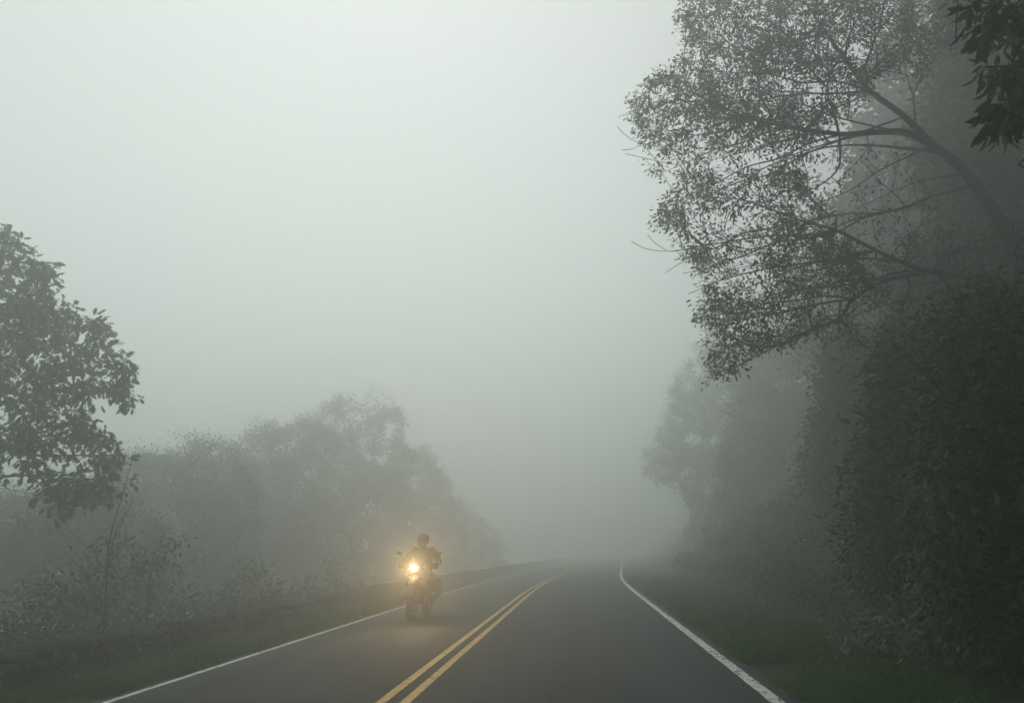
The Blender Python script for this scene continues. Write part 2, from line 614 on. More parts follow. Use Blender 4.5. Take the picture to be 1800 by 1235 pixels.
# ---- the big tree whose limbs reach over the road from the right
def big_tree():
    bx, by = 10.4, 14.4
    z0 = gz(bx, by) - 0.2
    trunk = [(bx, by, z0, .30), (bx - .1, by - .05, z0 + 2.0, .26), (bx - .35, by - .1, z0 + 3.4, .23)]
    n = at(1790, 440, 14.14)
    trunk += [tuple((np.array(trunk[-1][:3]) + n) / 2 + np.array([0.1, 0, 0])) + (.18,), tuple(n) + (.135,)]
    L = [trunk]
    L.append(limb([(1790, 440, 14.14, 0.1350), (1740, 360, 13.91, 0.1125), (1690, 295, 13.79, 0.0990), (1640, 255, 13.68, 0.0765),
                   (1590, 205, 13.57, 0.0630), (1530, 160, 13.45, 0.0495), (1490, 110, 13.45, 0.0405), (1450, 55, 13.34, 0.0315), (1400, -20, 13.22, 0.0180)]))
    L.append(limb([(1655, 268, 13.68, 0.0630), (1600, 236, 13.34, 0.0675), (1550, 232, 13.11, 0.0630), (1480, 236, 12.88, 0.0495),
                   (1400, 225, 12.54, 0.0360), (1310, 205, 12.31, 0.0252), (1210, 160, 12.20, 0.0126)]))
    L.append(limb([(1655, 268, 13.68, 0.0450), (1600, 262, 13.91, 0.0315), (1520, 255, 14.25, 0.0252), (1440, 262, 14.71, 0.0180), (1330, 300, 15.05, 0.0108)]))
    L.append(limb([(1790, 500, 14.14, 0.0900), (1740, 492, 13.91, 0.0630), (1640, 478, 13.68, 0.0540), (1590, 462, 13.57, 0.0450), (1540, 440, 13.45, 0.0378),
                   (1470, 405, 13.22, 0.0306), (1400, 385, 13.11, 0.0234), (1300, 350, 13.00, 0.0126), (1210, 350, 13.00, 0.0063)]))
    L.append(limb([(1640, 478, 13.68, 0.0405), (1560, 492, 13.45, 0.0378), (1500, 525, 13.22, 0.0324), (1475, 560, 13.11, 0.0270), (1420, 583, 13.00, 0.0216),
                   (1350, 615, 12.88, 0.0144), (1260, 665, 12.77, 0.0072)]))
    L.append(limb([(1700, 330, 13.79, 0.0405), (1640, 345, 13.57, 0.0198), (1560, 372, 13.34, 0.0162), (1470, 378, 13.11, 0.0117), (1380, 410, 12.88, 0.0081)]))
    L.append(limb([(1685, 308, 13.79, 0.0270), (1610, 320, 14.14, 0.0126), (1540, 350, 14.36, 0.0090), (1500, 370, 14.48, 0.0063)]))
    L.append(limb([(1475, 236, 12.88, 0.0270), (1475, 290, 13.00, 0.0198), (1450, 320, 13.11, 0.0126), (1400, 345, 13.11, 0.0072)]))
    L.append(limb([(1600, 500, 13.57, 0.0270), (1580, 560, 13.34, 0.0144), (1560, 600, 13.22, 0.0090), (1520, 650, 13.11, 0.0054)]))
    L.append(limb([(1610, 225, 13.68, 0.0270), (1605, 170, 13.68, 0.0162), (1590, 110, 13.79, 0.0108), (1600, 30, 13.91, 0.0063)]))
    L.append(limb([(1540, 440, 13.45, 0.0180), (1450, 450, 13.57, 0.0126), (1350, 460, 13.68, 0.0081), (1260, 480, 13.68, 0.0045)]))
    # long thin boughs fanning out to the left of the traced limbs
    pr = random.Random(5)
    for (px, py, dz, ln, sl) in [(1600, 236, 0, 330, -.30), (1550, 232, .5, 300, .05), (1550, 232, -.6, 330, .28), (1480, 236, .4, 300, -.22), (1480, 236, -.4, 280, .30),
                                 (1400, 225, .4, 230, .25), (1400, 225, -.3, 240, -.28), (1530, 160, .5, 320, .02), (1530, 160, -.5, 300, -.22), (1490, 110, .4, 280, .05),
                                 (1450, 55, .3, 260, .15), (1590, 462, .4, 320, -.12), (1540, 440, -.5, 330, .12), (1540, 440, .5, 300, .22), (1470, 405, .5, 270, .18),
                                 (1470, 405, -.4, 290, .02), (1400, 385, .3, 230, .30), (1560, 492, .4, 300, .08), (1500, 525, .5, 250, .02), (1500, 525, -.4, 260, .10),
                                 (1475, 560, .3, 220, .38), (1640, 478, -.6, 300, .05), (1640, 345, .5, 260, .28), (1560, 372, .3, 220, .32), (1590, 205, .4, 260, .28),
                                 (1470, 378, .3, 200, .35), (1640, 255, .5, 240, .45), (1740, 492, .5, 300, .18)]:
        d0 = 13.6
        pts = []
        for k in range(6):
            u_ = k / 5
            pts.append((px - ln * u_, py + ln * sl * u_ + ln * .10 * u_ * u_ + pr.uniform(-7, 7) * (k > 0), d0 + dz * u_ * 2 + pr.uniform(-.1, .1), .019 * (1 - u_) ** .8 + .0045))
        L.append(limb(pts))
    L.append(limb([(1200, 270, 13.2, .007), (1160, 258, 13.2, .006), (1125, 252, 13.2, .0045), (1100, 238, 13.2, .004), (1085, 222, 13.2, .0035)]))
    L.append(limb([(1130, 253, 13.2, .004), (1112, 262, 13.2, .0035), (1094, 264, 13.2, .003)]))
    L.append(limb([(1190, 290, 13.2, .006), (1150, 282, 13.2, .004), (1100, 270, 13.2, .003)]))
    L.append(limb([(1240, 430, 13.2, .007), (1195, 440, 13.2, .006), (1160, 441, 13.2, .005), (1132, 436, 13.2, .004), (1110, 424, 13.2, .0035)]))
    L.append(limb([(1175, 441, 13.2, .005), (1155, 430, 13.2, .004), (1138, 412, 13.2, .0035)]))
    P_ = []
    # layered sprays of foliage, dense at the tips and open between the limbs
    outl = [(1215, -60), (1190, 40), (1200, 80), (1185, 125), (1150, 130), (1100, 178), (1112, 215), (1135, 270), (1130, 300), (1190, 300),
            (1180, 345), (1140, 372), (1150, 395), (1200, 400), (1185, 440), (1215, 480), (1240, 520), (1225, 560), (1240, 600), (1240, 665),
            (1275, 668), (1330, 625), (1420, 590), (1500, 560), (1560, 520), (1500, 440), (1440, 360), (1420, 330), (1430, 250), (1600, 90), (1860, 60), (1860, -60)]
    P_.append(cloud(outl, 11.4, 15.0, 4700, 1.35, 0.12, 1, 5))
    P_.append(cloud([(1200, -60), (1210, 60), (1190, 150), (1240, 250), (1420, 260), (1500, 170), (1620, 140), (1700, 60), (1700, -60)], 11.6, 14.6, 1000, 1.2, 0.05, 2, 6))
    P_.append(cloud([(1480, 440), (1560, 600), (1660, 560), (1860, 660), (1860, 380), (1640, 400)], 12.3, 15.3, 420, 1.2, 0.05, 3, 6))
    P_.append(cloud([(1420, 260), (1430, 360), (1560, 520), (1660, 360), (1600, 250)], 12.3, 14.8, 90, 1.0, -0.3, 4, 6))
    P_.append(cloud([(1440, 560), (1500, 690), (1560, 610), (1600, 560)], 12.5, 13.9, 60, 1.0, -0.3, 5, 4))
    A = np.concatenate(P_)
    plant("tree", (bx, by, z0), L, A, None, 9, 0.086, OVAL, M["leaf"],
          "big broadleaf tree on the right bank whose long bare limbs reach out over the road", "tree",
          bf=0.55, droop=0.7, spread=0.06, tip=0.0062, thin=0.016, bare=0.2, along=1.0, step=.12)


big_tree()


# ---- dark branch close to the camera in the top right corner
def near_branch():
    bx, by = 6.2, 5.6
    z0 = gz(bx, by) - 0.15
    h = at(1860, 60, 4.6)
    tr = [(bx, by, z0, .13), (bx - .1, by, z0 + 2.2, .11), (bx - .4, by - .3, 4.6, .09), tuple(h + np.array([.8, .3, .3])) + (.05,), tuple(h) + (.025,)]
    L = [tr, limb([(1860, 60, 4.6, .02), (1800, 30, 4.5, .014), (1730, 45, 4.4, .009), (1680, 70, 4.4, .004)]),
         limb([(1860, 60, 4.6, .018), (1840, 150, 4.6, .012), (1800, 190, 4.5, .008), (1735, 210, 4.5, .004)]),
         limb([(1840, 150, 4.6, .012), (1830, 240, 4.7, .009), (1790, 290, 4.7, .005)])]
    A = np.concatenate([cloud([(1680, -20), (1690, 80), (1720, 110), (1850, 100), (1850, -20)], 4.2, 5.2, 55, 1, -1, 1),
                        cloud([(1705, 100), (1720, 130), (1840, 260), (1860, 330), (1870, 100)], 4.3, 5.0, 42, 1, -1, 1),
                        cloud([(1720, 185), (1725, 225), (1770, 245), (1830, 230), (1830, 175)], 4.4, 4.8, 16, 1, -1, 1)])
    plant("tree", (bx, by, z0), L, A, None, 6, 0.14, LONG, M["dleaf"],
          "near tree at the right verge with dark long drooping leaves in the top corner", "tree",
          bf=0.2, droop=1.1, spread=0.045, tip=0.0045, thin=0.02, bare=0.0, step=0.12)


near_branch()


# ---- the oak on the left, its trunk out of frame
def left_oak():
    bx, by = -14.3, 15.6
    z0 = gz(bx, by) - 0.2
    tr = [(bx, by, z0, .26), (bx + .1, by, 0.5, .22), (bx + .3, by - .1, 3.8, .17), (bx + .5, by - .2, 6.4, .11), (bx + .7, by - .2, 9, .05)]

    def lb(zs, pts):
        return [(bx + .3, by - .1, zs, .07)] + limb(pts)
    L = [tr,
         lb(3.1, [(-20, 700, 15.2, .05), (60, 695, 14.9, .035), (130, 680, 14.5, .022), (200, 640, 14.2, .010)]),
         lb(4.1, [(-20, 600, 15.5, .05), (60, 590, 15.0, .03), (130, 580, 14.5, .016), (165, 560, 14.2, .008)]),
         lb(2.4, [(-30, 790, 15.2, .05), (60, 800, 14.8, .03), (140, 800, 14.4, .018), (200, 800, 14.1, .008)]),
         lb(1.9, [(-30, 850, 15.1, .04), (50, 835, 14.6, .022), (85, 850, 14.4, .014), (110, 880, 14.2, .007)]),
         lb(5.3, [(-10, 520, 15.5, .04), (50, 500, 15.2, .02), (80, 470, 15.0, .010)])]
    A = np.concatenate([
        cloud([(-60, 372), (40, 418), (72, 448), (100, 475), (95, 520), (70, 545), (-60, 560)], 13.5, 16.5, 170, 1.5, -0.02, 1, 3),
        cloud([(-60, 530), (80, 530), (150, 540), (185, 570), (190, 600), (225, 640), (232, 680), (232, 715), (205, 712), (185, 690), (150, 690), (60, 680), (-60, 680)], 13.2, 16.0, 300, 1.8, 0.0, 2, 3),
        cloud([(-60, 670), (150, 700), (170, 745), (205, 770), (222, 800), (200, 830), (205, 855), (180, 885), (150, 880), (120, 840), (60, 830), (-60, 840)], 13.2, 15.8, 240, 1.8, 0.03, 3, 3),
        cloud([(70, 840), (120, 830), (150, 890), (130, 905), (90, 905), (65, 890)], 13.8, 14.8, 22, 1.0, -1, 4, 2)])
    plant("tree", (bx, by, z0), L, A, None, 10, 0.2, OAK, M["oak"],
          "oak with lobed leaves hanging in from the left edge above the stone wall", "tree",
          bf=0.3, droop=0.7, spread=0.085, tip=0.008, thin=0.03, bare=0.06, step=0.2)


left_oak()


# ---- woods: each tree with its own outline, depth and stem
def wood_tree(poly, Y0, Y1, n, base, h, label, per=26, size=0.20, freq=0.5, thr=-0.12, seed=0, soft=8, mat="far", rad=.10, group=None,
              shape=RHOMB, droop=0.4, spread=0.22, thin=.04, tip=.014, cat="tree", name="tree"):
    bx, by = base
    z0 = gz(bx, by) - 0.15
    A = cloud(poly, Y0, Y1, n, freq, thr, seed, soft)
    top = A[:, 2].max()
    cxm, cym = A[:, 0].mean(), A[:, 1].mean()
    L = [[(bx, by, z0, rad), (bx * .7 + cxm * .3, by * .7 + cym * .3, z0 + (top - z0) * .35, rad * .75),
          (bx * .4 + cxm * .6, by * .4 + cym * .6, z0 + (top - z0) * .65, rad * .45), (cxm, cym, z0 + (top - z0) * .9, rad * .12)]]
    return plant(name, (bx, by, z0), L, A, None, per, size, shape, M[mat], label, cat, group,
                 bf=0.3, droop=droop, spread=spread, tip=tip, thin=thin, sides=5, step=0.5, core=1.1)


GL = "trees beyond the low stone wall, fading into the fog"
GR = "trees of the dark wood on the right bank"
wood_tree([(-120, 840), (60, 850), (150, 840), (250, 870), (300, 940), (290, 1075), (-120, 1080)], 22, 29, 800, (-15.5, 25), 8,
          "low tree behind the wall at the far left, under the oak's hanging leaves", 44, .10, .7, -.12, 1, 4, group=GL, rad=.12)
wood_tree([(190, 800), (240, 790), (300, 785), (335, 765), (390, 775), (450, 800), (470, 1055), (180, 1065)], 31, 39, 850, (-15.5, 35), 9,
          "pale grey-green tree behind the wall, between the oak and the middle clump", 60, .115, .5, -.08, 2, 4, group=GL)
wood_tree([(400, 800), (430, 755), (465, 738), (500, 745), (545, 725), (600, 760), (640, 1045), (380, 1050)], 44, 54, 850, (-15, 49), 10,
          "tree with a ragged twiggy top in the middle of the left clump", 60, .13, .45, -.08, 3, 5, group=GL)
wood_tree([(520, 760), (560, 710), (600, 690), (650, 685), (700, 705), (725, 760), (745, 1030), (540, 1040)], 54, 66, 800, (-15, 60), 12,
          "tallest tree of the left clump, blurred by the fog above the motorcycle", 60, .16, .4, -.1, 4, 6, group=GL)
wood_tree([(660, 830), (700, 790), (750, 785), (780, 830), (815, 900), (830, 1015), (660, 1020)], 66, 80, 650, (-12, 73), 9,
          "fog-faded tree at the right end of the left clump, behind the rider", 60, .18, .4, -.1, 5, 6, group=GL)
wood_tree([(770, 900), (810, 875), (850, 910), (880, 950), (900, 1000), (780, 1005)], 84, 98, 300, (-8, 91), 6,
          "faintest low tree of the left side, almost lost in the fog by the road", 50, .22, .4, -.1, 6, 5, group=GL)
wood_tree([(250, 800), (330, 800), (420, 790), (520, 780), (560, 1040), (240, 1050)], 44, 54, 600, (-26, 48), 9,
          "pale tree further down the slope, behind the middle of the left clump", 60, .18, .4, -.1, 7, 6, group=GL)
wood_tree([(-140, 870), (60, 860), (200, 850), (290, 900), (300, 1075), (-140, 1090)], 29, 36, 600, (-25, 32), 8,
          "low dim tree further down the slope at the far left, behind the other low tree", 50, .13, .5, -.2, 21, 4, group=GL)
# right side
wood_tree([(1245, 585), (1185, 670), (1165, 740), (1128, 800), (1133, 845), (1165, 850), (1200, 840), (1215, 900), (1200, 960), (1170, 1000),
           (1330, 1005), (1400, 900), (1400, 560)], 64, 78, 1000, (15, 70), 14,
          "fog-faded tree on the right whose lowest bough droops towards the road", 60, .17, .45, -.12, 8, 5, group=GR, droop=.8)
wood_tree([(1290, 620), (1270, 760), (1250, 900), (1225, 1005), (1480, 1030), (1520, 560), (1400, 560)], 42, 53, 1200, (13.5, 47), 14,
          "grey-green tree of the right wood beside the drooping bough", 60, .13, .5, -.15, 9, 6, group=GR, mat="leaf")
wood_tree([(1630, 120), (1600, 260), (1650, 400), (1560, 480), (1540, 660), (1640, 680), (1860, 600), (1860, -60), (1700, -60)], 17, 22, 1100, (12.2, 19), 18,
          "dim tall tree at the right edge close behind the big tree's fork", 40, .14, .5, -.05, 31, 5, group=GR, mat="leaf", rad=.2)
wood_tree([(1560, 60), (1480, 200), (1500, 300), (1430, 400), (1370, 480), (1390, 640), (1640, 660), (1830, 600), (1830, -60), (1640, -60)], 28, 38, 1500, (14.5, 32), 18,
          "tall tree standing in the fog behind the big tree's bare limbs", 30, .22, .45, .0, 10, 6, group=GR, mat="leaf", rad=.28)
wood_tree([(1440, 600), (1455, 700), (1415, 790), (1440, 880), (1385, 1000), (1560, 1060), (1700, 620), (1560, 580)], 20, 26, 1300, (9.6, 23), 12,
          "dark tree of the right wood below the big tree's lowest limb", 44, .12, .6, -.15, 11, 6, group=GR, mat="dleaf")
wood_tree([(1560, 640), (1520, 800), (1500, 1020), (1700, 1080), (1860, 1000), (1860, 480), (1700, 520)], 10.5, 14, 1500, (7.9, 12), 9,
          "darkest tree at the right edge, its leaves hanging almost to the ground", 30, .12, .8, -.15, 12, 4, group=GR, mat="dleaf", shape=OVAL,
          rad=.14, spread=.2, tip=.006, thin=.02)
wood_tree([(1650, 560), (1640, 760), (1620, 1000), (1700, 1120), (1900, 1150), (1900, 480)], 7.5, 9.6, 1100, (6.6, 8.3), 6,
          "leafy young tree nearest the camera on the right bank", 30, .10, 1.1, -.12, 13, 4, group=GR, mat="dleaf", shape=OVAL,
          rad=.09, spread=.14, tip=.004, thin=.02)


SHADE_CANOPY = [(9.8, 6.5, 13, 4.2), (13, 11, 14, 4.5), (11, 3, 15, 5), (15, 9, 17, 6), (18, 17, 18, 6.5), (13, -5, 14, 6), (20, 26, 18, 7), (24, 6, 18, 7), (16, 34, 17, 6), (9.5, -12, 13, 6), (25, 18, 19, 7), (-12.5, -4, 15, 7.5), (-11, -14, 15, 7.5), (8.5, -8, 15, 8), (-13, 3, 14, 5.5)]  # trees added for their shade on the right bank, near road and fog


def shade_canopy_tree(i, x, y, h, r):
    z0 = gz(x, y) - .2
    h = min(h, 22.5 - z0)
    A = []
    while len(A) < 420:
        q = rng.uniform(-1, 1, 3)
        if q @ q > 1: continue
        q = q * (r, r, h * .42) + (x, y, z0 + h * .58)
        if q[1] > -2 and q[0] < 5.2 + q[1] * .05 and (q[0] > -8.0 - .95 * max(q[1], 0)): continue
        if noise.noise(Vector(q) * .5 + Vector((i * 3.1, 0, 0))) > -.2: A.append(q)
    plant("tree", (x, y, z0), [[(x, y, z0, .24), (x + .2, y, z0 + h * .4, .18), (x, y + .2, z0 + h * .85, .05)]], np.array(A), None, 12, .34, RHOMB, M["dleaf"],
          ["tall tree added to the dark wood on the right bank to shade it", "unseen tall tree added left of the road behind the camera for its shade"][x < 0], "tree", GR if x > 0 else "added shade trees left of the road behind the camera", bf=.3, spread=.4, tip=.012, thin=.05, step=.5)


def in_view(q, m_=90):
    d = np.asarray(q) - Cn
    z = d @ Fn
    if z < .1: return False
    px, py = 900 + FPX * (d @ Rn) / z, 617.5 - FPX * (d @ Un) / z
    return -m_ < px < 1800 + m_ and py > -m_


def overhead_shade_tree(x, y, cx_, cy_, cz_, rx, ry, rz, n, label):  # unseen tree added to darken the near road and fog; crown stays out of frame
    z0 = gz(x, y) - .2
    A = []
    while len(A) < n:
        q = rng.uniform(-1, 1, 3)
        if q @ q > 1: continue
        q = q * (rx, ry, rz) + (cx_, cy_, cz_)
        if not in_view(q): A.append(q)
    plant("tree", (x, y, z0), [[(x, y, z0, .26), (x, y, z0 + 5, .2), ((x + cx_) / 2, (y + cy_) / 2, cz_ - rz * .4, .12), (cx_, cy_, cz_, .05)]], np.array(A), None, 12, .30, RHOMB, M["dleaf"],
          label, "tree", None, bf=.3, spread=.35, tip=.012, thin=.05, step=.5)


overhead_shade_tree(8.2, 1.5, 5.0, 1.5, 11.5, 6, 6.5, 3.6, 700, "unseen tall tree added beside the camera, its high crown shading the right lane")
overhead_shade_tree(-8.8, -2.5, -4.5, -2.0, 12, 5.5, 5, 3.6, 450, "unseen tall tree added left of the camera, its high crown shading the left lane")

for i, c_ in enumerate(SHADE_CANOPY):
    shade_canopy_tree(i, *c_)


# ---- saplings behind the wall on the left
def sapling(stems, A, root, label, per=4, size=.13):
    return plant("sapling", root, stems, A, None, per, size, OVAL, M["oak"], label, "sapling", None,
                 bf=0.15, droop=0.5, spread=0.07, tip=.003, thin=.02, bare=.15, step=.15, part=("stem", "leaves"))


r_ = at(190, 1110, 13.2); r_[2] = gz(r_[0], r_[1]) - .05
sapling([[tuple(r_) + (.025,)] + limb([(188, 1010, 13.1, .018), (192, 950, 13.0, .013), (215, 870, 13.0, .008), (235, 800, 13.0, .004)]),
         limb([(190, 990, 13.1, .012), (205, 930, 13.1, .009), (228, 890, 13.2, .005), (245, 830, 13.2, .003)]),
         limb([(189, 1005, 13.1, .012), (160, 970, 13.0, .006), (120, 930, 12.9, .004)])],
        np.concatenate([cloud([(150, 950), (170, 965), (230, 960), (240, 950), (200, 945)], 12.6, 13.4, 10, 1, -1, 1, 2),
                        cloud([(110, 1040), (160, 990), (220, 1000), (210, 1060), (120, 1080)], 12.6, 13.4, 26, 1, -1, 2, 2),
                        cloud([(170, 830), (250, 790), (260, 880), (190, 900)], 12.6, 13.6, 9, 1, -1, 3, 2)]), tuple(r_),
        "thin sapling with two upright bare stems behind the wall", 3, .13)
r_ = at(265, 1090, 14.6); r_[2] = gz(r_[0], r_[1]) - .05
sapling([[tuple(r_) + (.02,)] + limb([(262, 1030, 14.5, .012), (270, 980, 14.5, .006), (300, 950, 14.4, .003)])],
        cloud([(230, 1000), (245, 970), (300, 940), (330, 935), (310, 970), (295, 1000), (240, 1010)], 14.0, 15.0, 36, 1, -1, 1, 2), tuple(r_),
        "leafy sapling leaning right behind the wall, next to the bare stems", 5, .13)


# ---- bushes, copies of a few kinds
def bush_proto(h, wd, n, per, size, mat, shape=OVAL, seed=0):
    A = []
    while len(A) < n:
        v = rng.normal(size=3); v /= np.linalg.norm(v)
        v[2] = abs(v[2])
        r0 = rng.random() ** 0.4
        q = np.array([v[0] * wd * r0, v[1] * wd * r0, .12 + v[2] * h * r0])
        q *= 1 + .35 * noise.noise(Vector(q) * 1.4 + Vector((seed, 0, 0)))
        if noise.noise(Vector(q) * 2.2 + Vector((seed * 3, 1, 0))) > -.22:
            A.append(q)
    A = np.array(A)
    L = [[(0, 0, -.1, .02), (0.02, 0, h * .3, .012)]]
    for k in range(5):
        a = k * 1.256 + rng.random()
        L.append([(0, 0, -.05, .014), (math.cos(a) * wd * .3, math.sin(a) * wd * .3, h * .35, .01), (math.cos(a) * wd * .6, math.sin(a) * wd * .6, h * .55, .005)])
    P, par, Rr, main, kids, nl = grow(L, A, .3, .15, .0025)
    stem = tube_tree("stems", P, par, Rr, main, 4)
    idx = np.arange(nl, len(P))
    rep = np.repeat(idx, per)
    o3 = rng.normal(size=(len(rep), 3)) * size * .8
    Q = P[rep] + o3
    ax = norm(o3) + rng.normal(size=(len(rep), 3)) * .4 + np.array([0, 0, -.3])
    Q[:, 2] = np.maximum(Q[:, 2], .03)
    lv = leaf_mesh("foliage", Q, ax, size * rng.uniform(.6, 1.3, len(rep)), shape)
    stem.materials.append(M["bark"]); lv.materials.append(M[mat])
    return stem, lv


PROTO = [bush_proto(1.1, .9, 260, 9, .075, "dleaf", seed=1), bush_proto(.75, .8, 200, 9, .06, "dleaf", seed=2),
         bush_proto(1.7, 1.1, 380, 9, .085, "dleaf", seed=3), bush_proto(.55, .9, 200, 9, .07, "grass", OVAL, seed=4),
         bush_proto(.9, .9, 120, 6, .10, "oak", seed=5)]


def bush(k, x, y, s, label, group=None):
    t = empty("bush", (x, y, gz(x, y) - .04), (0, 0, rng.uniform(0, 6.28)))
    t.scale = (s * rng.uniform(.9, 1.15), s * rng.uniform(.9, 1.15), s)
    tag(t, label, "bush", group)
    for nm, me in zip(("stems", "foliage"), PROTO[k]):
        o = bpy.data.objects.new(nm, me)
        C.objects.link(o)
        o.parent = t
    return t


GB = "dark bushes packed along the foot of the right bank"
for i in range(9):
    y = 11.5 + i * 1.2
    bush([0, 2, 4][i % 3], -10.6 - (i % 2) * 1.5, y, 1.7 + .3 * (i % 2), "tall bush on the slope falling away behind the stone wall", "tall bushes on the slope behind the stone wall")
PROTO.append(bush_proto(.45, .6, 110, 7, .085, "pale", seed=6))
near_b = [(5, 3.7, 10.2, 1., "pale-leaved weed clump where the near grass meets the dark bushes"),
          (5, 3.5, 9.0, 1.1, "largest pale-leaved weed clump at the bottom right, on the verge"),
          (5, 5.6, 11.2, 1.2, "pale-leaved weed clump beneath the darkest tree"),
          (3, 4.0, 8.6, .8, "low bush with the palest leaves at the bottom right corner"),
          (0, 4.9, 8.0, .9, "dark rounded bush at the right edge in front of the young tree"),
          (1, 4.6, 10.2, 1., "small-leaved bush just right of the near grass verge"),
          (2, 6.2, 9.6, 1., "tall bush under the young tree at the right edge")]
for b_ in near_b:
    bush(*b_)
for i in range(26):
    y = 11.5 + i * 1.05 + rng.uniform(-.3, .3)
    row = i % 3
    u = 4.7 + row * 1.3 + rng.uniform(-.25, .35)
    bush([1, 0, 2][row], u + float(cx(y)), y, rng.uniform(.85, 1.35),
         "dark bush in the row where the right verge meets the wooded bank", GB)
GW = "low bushes growing up behind the stone wall"
for i in range(20):
    y = 9.6 + i * 1.15 + rng.uniform(-.4, .4)
    bush([4, 1, 0][i % 3], -8.3 - (i % 2) * 1.3 - rng.uniform(0, .5), y, rng.uniform(.9, 1.3) + (i % 2) * .5, "low dark bush just behind the stone wall on the left", GW)


# ---- ground cover and grass
def scatter(name, label, cat, n, fu, ylo, yhi, size, shape, mat, up, k=1):
    y = ylo * (yhi / ylo) ** rng.random(n)
    u = fu(n)
    x = u + cx(y)
    keep = np.array([noise.noise(Vector((a * .8, b * .8, k))) > -.28 for a, b in zip(x, y)])
    x, y = x[keep], y[keep]
    P = np.stack([x, y, terrain(x, y) - .005], -1)
    if up > 1:
        ax = rng.normal(size=P.shape) * .4 + np.array([0, 0, 1.0])
    else:
        P[:, 2] += rng.random(len(P)) ** 1.5 * .22
        ax = rng.normal(size=P.shape) + np.array([0, 0, .15])
    if up > 1:
        tuft = np.array([noise.noise(Vector((a * 1.7, b * 1.7, k + 9))) for a, b in zip(x, y)])
        size = size * np.clip(1 + 1.6 * tuft, .45, 2.6)
    s = size * rng.uniform(.5, 1.3, len(P)) * (1 if up <= 1 else np.clip((y / 9) ** .35, 1, 1.6))
    o = link(name, leaf_mesh(name, P, ax, s, shape), mat)
    return tag(o, label, cat, kind="stuff")


BLADE = (np.array([(0, -.035, 0), (0, .035, 0), (.6, .02, .06), (1, 0, .22)], float), np.array([(0, 1, 2, 3)]))
scatter("grass", "short mown grass on the verge right of the white line", "grass", 90000, lambda n: rng.uniform(1.86, 5.2, n), 5.5, 34, .10, BLADE, M["grass"], 2)
scatter("grass", "short grass between the left white line and the stone wall", "grass", 90000, lambda n: rng.uniform(-7.6, -5.46, n), 7, 40, .10, BLADE, M["grass"], 2, 4)
scatter("ground_cover", "low leafy weeds covering the dark bank on the right", "ground cover", 70000, lambda n: rng.uniform(4.3, 10, n), 6, 30, .07, OVAL, M["dleaf"], 0, 2)
scatter("ground_cover", "weeds and brush on the slope falling away behind the wall", "ground cover", 40000, lambda n: rng.uniform(-15, -7.5, n), 8, 40, .10, OVAL, M["oak"], 0, 3)
n = 60000
y = 7 * (42 / 7) ** rng.random(n)
P = np.stack([-7.25 + rng.normal(0, .16, n) + cx(y), y, 0 * y], -1)
kk = np.array([max(0, noise.noise(Vector((3, b * .9, 1))) + .35) for b in y])
P[:, 2] = terrain(P[:, 0], y) + rng.random(n) ** 1.4 * .62 * kk
o = link("ground_cover", leaf_mesh("ground_cover", P, rng.normal(size=P.shape) + np.array([.3, 0, .2]), .07 * rng.uniform(.5, 1.3, n), OVAL), M["dleaf"])
tag(o, "weeds and creeper growing along the foot of the stone wall", "weeds", kind="stuff")
# fallen bits on the edge of the road
n = 420
y = 5.5 * (26 / 5.5) ** rng.random(n)
u = np.where(rng.random(n) < .8, 1.78 - np.abs(rng.normal(0, .10, n)), rng.uniform(-5, 1.6, n))
P = np.stack([u + cx(y), y, .05 * u + .026], -1)
ax = rng.normal(size=P.shape); ax[:, 2] = .08
tag(link("leaf_litter", leaf_mesh("leaf_litter", P, ax, .035 * rng.uniform(.5, 1.3, n), RHOMB), M["litter"]),
    "scattered fallen leaves and twigs along the edge of the asphalt", "leaf litter", kind="stuff")


# ---- low rough stone wall on the left
def stone_wall():
    Vs, Fs = [], []
    base = 0

    def stone(c, sx, sy, sz, rot):
        nonlocal base
        n1, n2 = 6, 4
        vs = []
        for i in range(n2 + 1):
            ph = math.pi * i / n2
            for j in range(n1):
                th = 2 * math.pi * j / n1 + .3
                v = np.array([math.cos(th) * math.sin(ph), math.sin(th) * math.sin(ph), math.cos(ph)])
                v = np.sign(v) * np.abs(v) ** .42
                v *= 1 + rng.uniform(-.13, .13)
                v = v * (sx, sy, sz)
                v = np.array([v[0] * math.cos(rot) - v[1] * math.sin(rot), v[0] * math.sin(rot) + v[1] * math.cos(rot), v[2]])
                vs.append(v + c)
        Vs.extend(vs)
        for i in range(n2):
            for j in range(n1):
                Fs.append((base + i * n1 + j, base + i * n1 + (j + 1) % n1, base + (i + 1) * n1 + (j + 1) % n1, base + (i + 1) * n1 + j))
        base += len(vs)
    y = 2.0
    for course in range(4):
        for side in (0, 1):
            y = 2.0 + rng.random() * .3
            while y < 130:
                ln = rng.uniform(.10, .24) * (1 if y < 35 else 1.8)
                hh = rng.uniform(.06, .09)
                u = -7.4 + (side - .5) * .34 + rng.uniform(-.03, .03)
                x = u + float(cx(y))
                zt = float(terrain(-7.4 + cx(y), y)) + .05 + course * .125 + hh * .3
                if not (course == 3 and rng.random() < .3):
                    stone((x, y + ln, zt), .18, ln * 1.02, hh * 1.08, rng.uniform(-.07, .07))
                y += ln * 2
    me = np_mesh("stones", np.array(Vs), np.array(Fs), 4)
    o = link("stone_wall", me, M["stone"], smooth=True)
    tag(o, "low rough mossy stone wall running along the left verge", "stone wall")


stone_wall()
